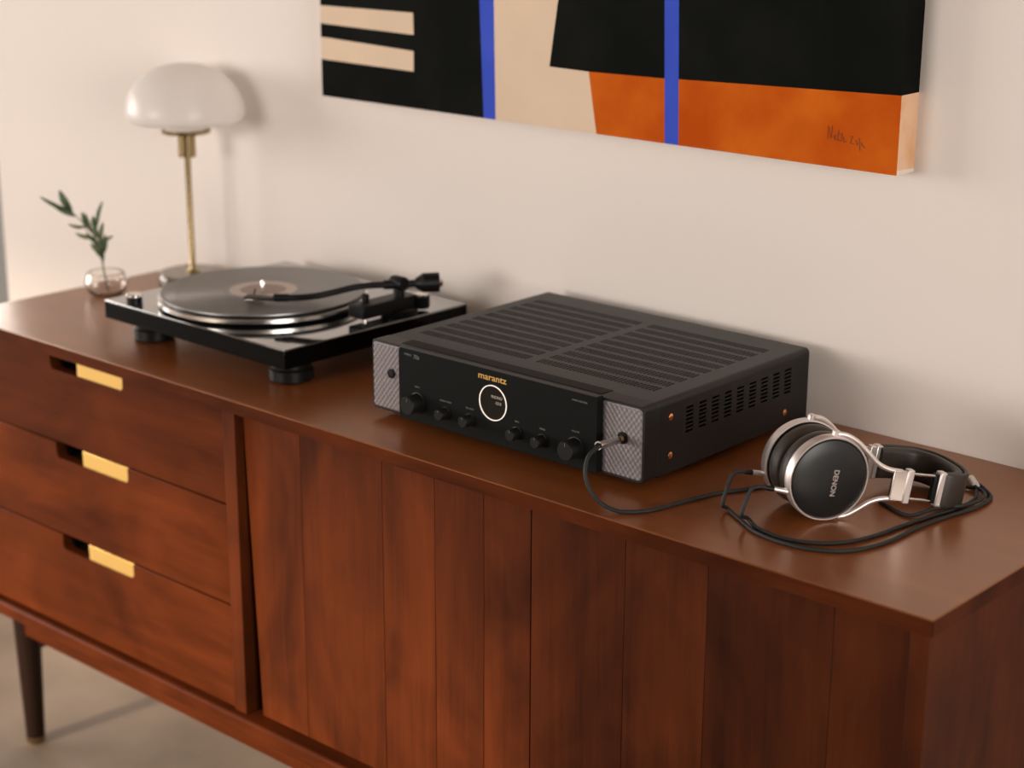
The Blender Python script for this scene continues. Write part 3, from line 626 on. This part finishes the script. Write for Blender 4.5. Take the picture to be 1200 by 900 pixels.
# headband: leather shell and inner cushion, swept over the crown
bandpts = [(0.0455, 0.1330), (0.0480, 0.1420), (0.0465, 0.1540), (0.0390, 0.1650), (0.0220, 0.1725), (0, 0.1745)]
bandpts = bandpts+[(-0.0220, 0.1720), (-0.0390, 0.1630), (-0.0480, 0.1480), (-0.0490, 0.1250), (-0.0465, 0.1030)]
bp3 = spline([(a, b, 0) for a, b in bandpts], 6)
def band(prof):                                    # prof: closed list of (outward, z)
    m = MB(); n = len(bp3); k = len(prof); vs = []
    for i, p in enumerate(bp3):
        t = (bp3[min(i+1, n-1)]-bp3[max(i-1, 0)]).normalized(); o_ = Vector((t.y, -t.x, 0))
        if o_.y < 0 and abs(p.x) < 0.03: o_ = -o_
        if (p.x > 0.03 and o_.x < 0) or (p.x < -0.03 and o_.x > 0): o_ = -o_
        for u_, z_ in prof: vs.append(p+o_*u_+Vector((0, 0, z_)))
    fs = [(i*k+j, i*k+(j+1) % k, (i+1)*k+(j+1) % k, (i+1)*k+j) for i in range(n-1) for j in range(k)]
    fs += [tuple(range(k)), tuple(range((n-1)*k, n*k))]
    return m.add(vs, fs)
band(rrect(0.0005, 0.0055, -0.0195, 0.0195, 0.002, 3)).build('headband', 'leather', hp, smooth=60)
band(rrect(-0.0115, 0.0010, -0.0185, 0.0185, 0.0055, 4)).build('headband_cushion', 'leather', hp, smooth=60)
# cables (worked out on the table top, then put in the headphones' own frame)
HI = HM.inverted()
def cab(pts, r=0.0023, n=9):
    pts = spline(pts, n); m = MB(); m.tube([HI @ Vector((p.x, p.y, max(p.z, r+0.0002)+Z0)) for p in pts], r, 9)
    return m.build('cable', 'cable', hp, smooth=80)
def stem_end(s, ext=0.0):
    th = R(24); p0 = Vector((0.0300*s, -0.0470*math.cos(th), -0.0470*math.sin(th))); p1 = p0+Vector((-0.002*s, -0.0175, 0.0015))
    w_ = HM @ (p1+(p1-p0)*ext); return (w_.x, w_.y, w_.z-Z0)
zc = 0.0024
fe, re_ = stem_end(1), stem_end(-1)
for s in (1, -1):
    hx(MB().tube([Vector(p) for p in ((0.0280, -0.0604, -0.0176), (0.0270, -0.0700, -0.0172))], [0.0031, 0.0025], 12), s).build('strain_relief', 'matte', hp)
fe2, re2 = stem_end(1, 0.5), stem_end(-1, 0.5)
YS = (-0.158, 0.372)                                # splitter on the table
def fq(e, d, s_): p = stem_end(s_, e); return (p[0], p[1], p[2]-d)
cab([fe2, fq(0.9, 0.0004, 1), fq(1.3, 0.003, 1), fq(1.6, 0.010, 1), (fe2[0]-0.013, fe2[1]-0.026, 0.017), (-0.280, 0.093, 0.006), (-0.260, 0.083, zc), (-0.226, 0.077, zc), (-0.192, 0.088, zc), (-0.168, 0.113, zc), (-0.155, 0.150, zc), (-0.1480, 0.195, zc), (-0.1400, 0.238, zc), (-0.1310, 0.280, zc), (-0.1290, 0.318, zc), (-0.139, 0.347, zc+0.001), (-0.150, 0.3605, 0.006)])
cab([re2, fq(0.9, 0.0004, -1), fq(1.3, 0.003, -1), fq(1.6, 0.010, -1), (re2[0]-0.008, re2[1]-0.030, 0.013), (-0.318, 0.108, 0.004), (-0.290, 0.092, zc), (-0.255, 0.072, zc), (-0.214, 0.066, zc), (-0.178, 0.074, zc), (-0.150, 0.098, zc), (-0.1360, 0.143, zc), (-0.1330, 0.200, zc), (-0.1265, 0.250, zc), (-0.1160, 0.300, zc), (-0.1180, 0.340, zc), (-0.1350, 0.3590, zc+0.001), (-0.1470, 0.3640, 0.006)])
spl = MB().tube([HI @ Vector((-0.146, 0.3575, Z0+0.006)), HI @ Vector((-0.1625, 0.3765, Z0+0.006))], 0.0042, 16)
spl.build('cable_splitter', 'silver', hp, label='silver cable splitter ferrule')
# main lead: round the back of the band, a turn about the cups, then off to the receiver
cab([(-0.160, 0.374, 0.006), (-0.176, 0.388, 0.004), (-0.212, 0.405, zc), (-0.262, 0.404, zc), (-0.300, 0.372, zc), (-0.318, 0.320, zc), (-0.322, 0.260, zc), (-0.326, 0.215, zc),
     (-0.3365, 0.183, zc), (-0.3520, 0.152, zc), (-0.3580, 0.1370, zc), (-0.3690, 0.0925, zc), (-0.3805, 0.0450, zc), (-0.4010, 0.0220, zc), (-0.4260, 0.0120, 0.012), (-0.4420, 0.0100, 0.034), (-0.4490, 0.0210, 0.055), (-0.4485, 0.0400, 0.0640)], 0.0024)
# a spare turn of the lead lying around the band
cab([(-0.205, 0.245, zc), (-0.160, 0.228, zc), (-0.143, 0.262, zc+0.004), (-0.123, 0.292, zc+0.004), (-0.121, 0.330, zc+0.004), (-0.140, 0.352, zc+0.003), (-0.165, 0.350, zc), (-0.185, 0.330, zc)], 0.0023)
def plugpart(name, m, pts, r, **k):
    return MB().tube([HI @ Vector((p[0], p[1], p[2]+Z0)) for p in pts], r, 20).build(name, m, hp, **k)
jx, jz = -0.645+0.1912-0.0003, 0.0606
plugpart('plug_barrel', 'steel', [(jx, 0.082, jz), (jx+0.001, 0.0795, jz), (jx+0.003, 0.0420, jz+0.0030)], [0.0036, 0.0046, 0.0046])
plugpart('plug_ring', 'chrome', [(jx+0.0028, 0.0440, jz+0.0029), (jx+0.0030, 0.0415, jz+0.0031)], 0.0050)
plugpart('plug_tip', 'brass', [(jx, 0.089, jz-0.0002), (jx, 0.081, jz)], 0.0031)
plugpart('plug_relief', 'matte', [(jx+0.0030, 0.0420, jz+0.0030), (jx+0.0042, 0.0360, jz+0.0030)], [0.0036, 0.0027])
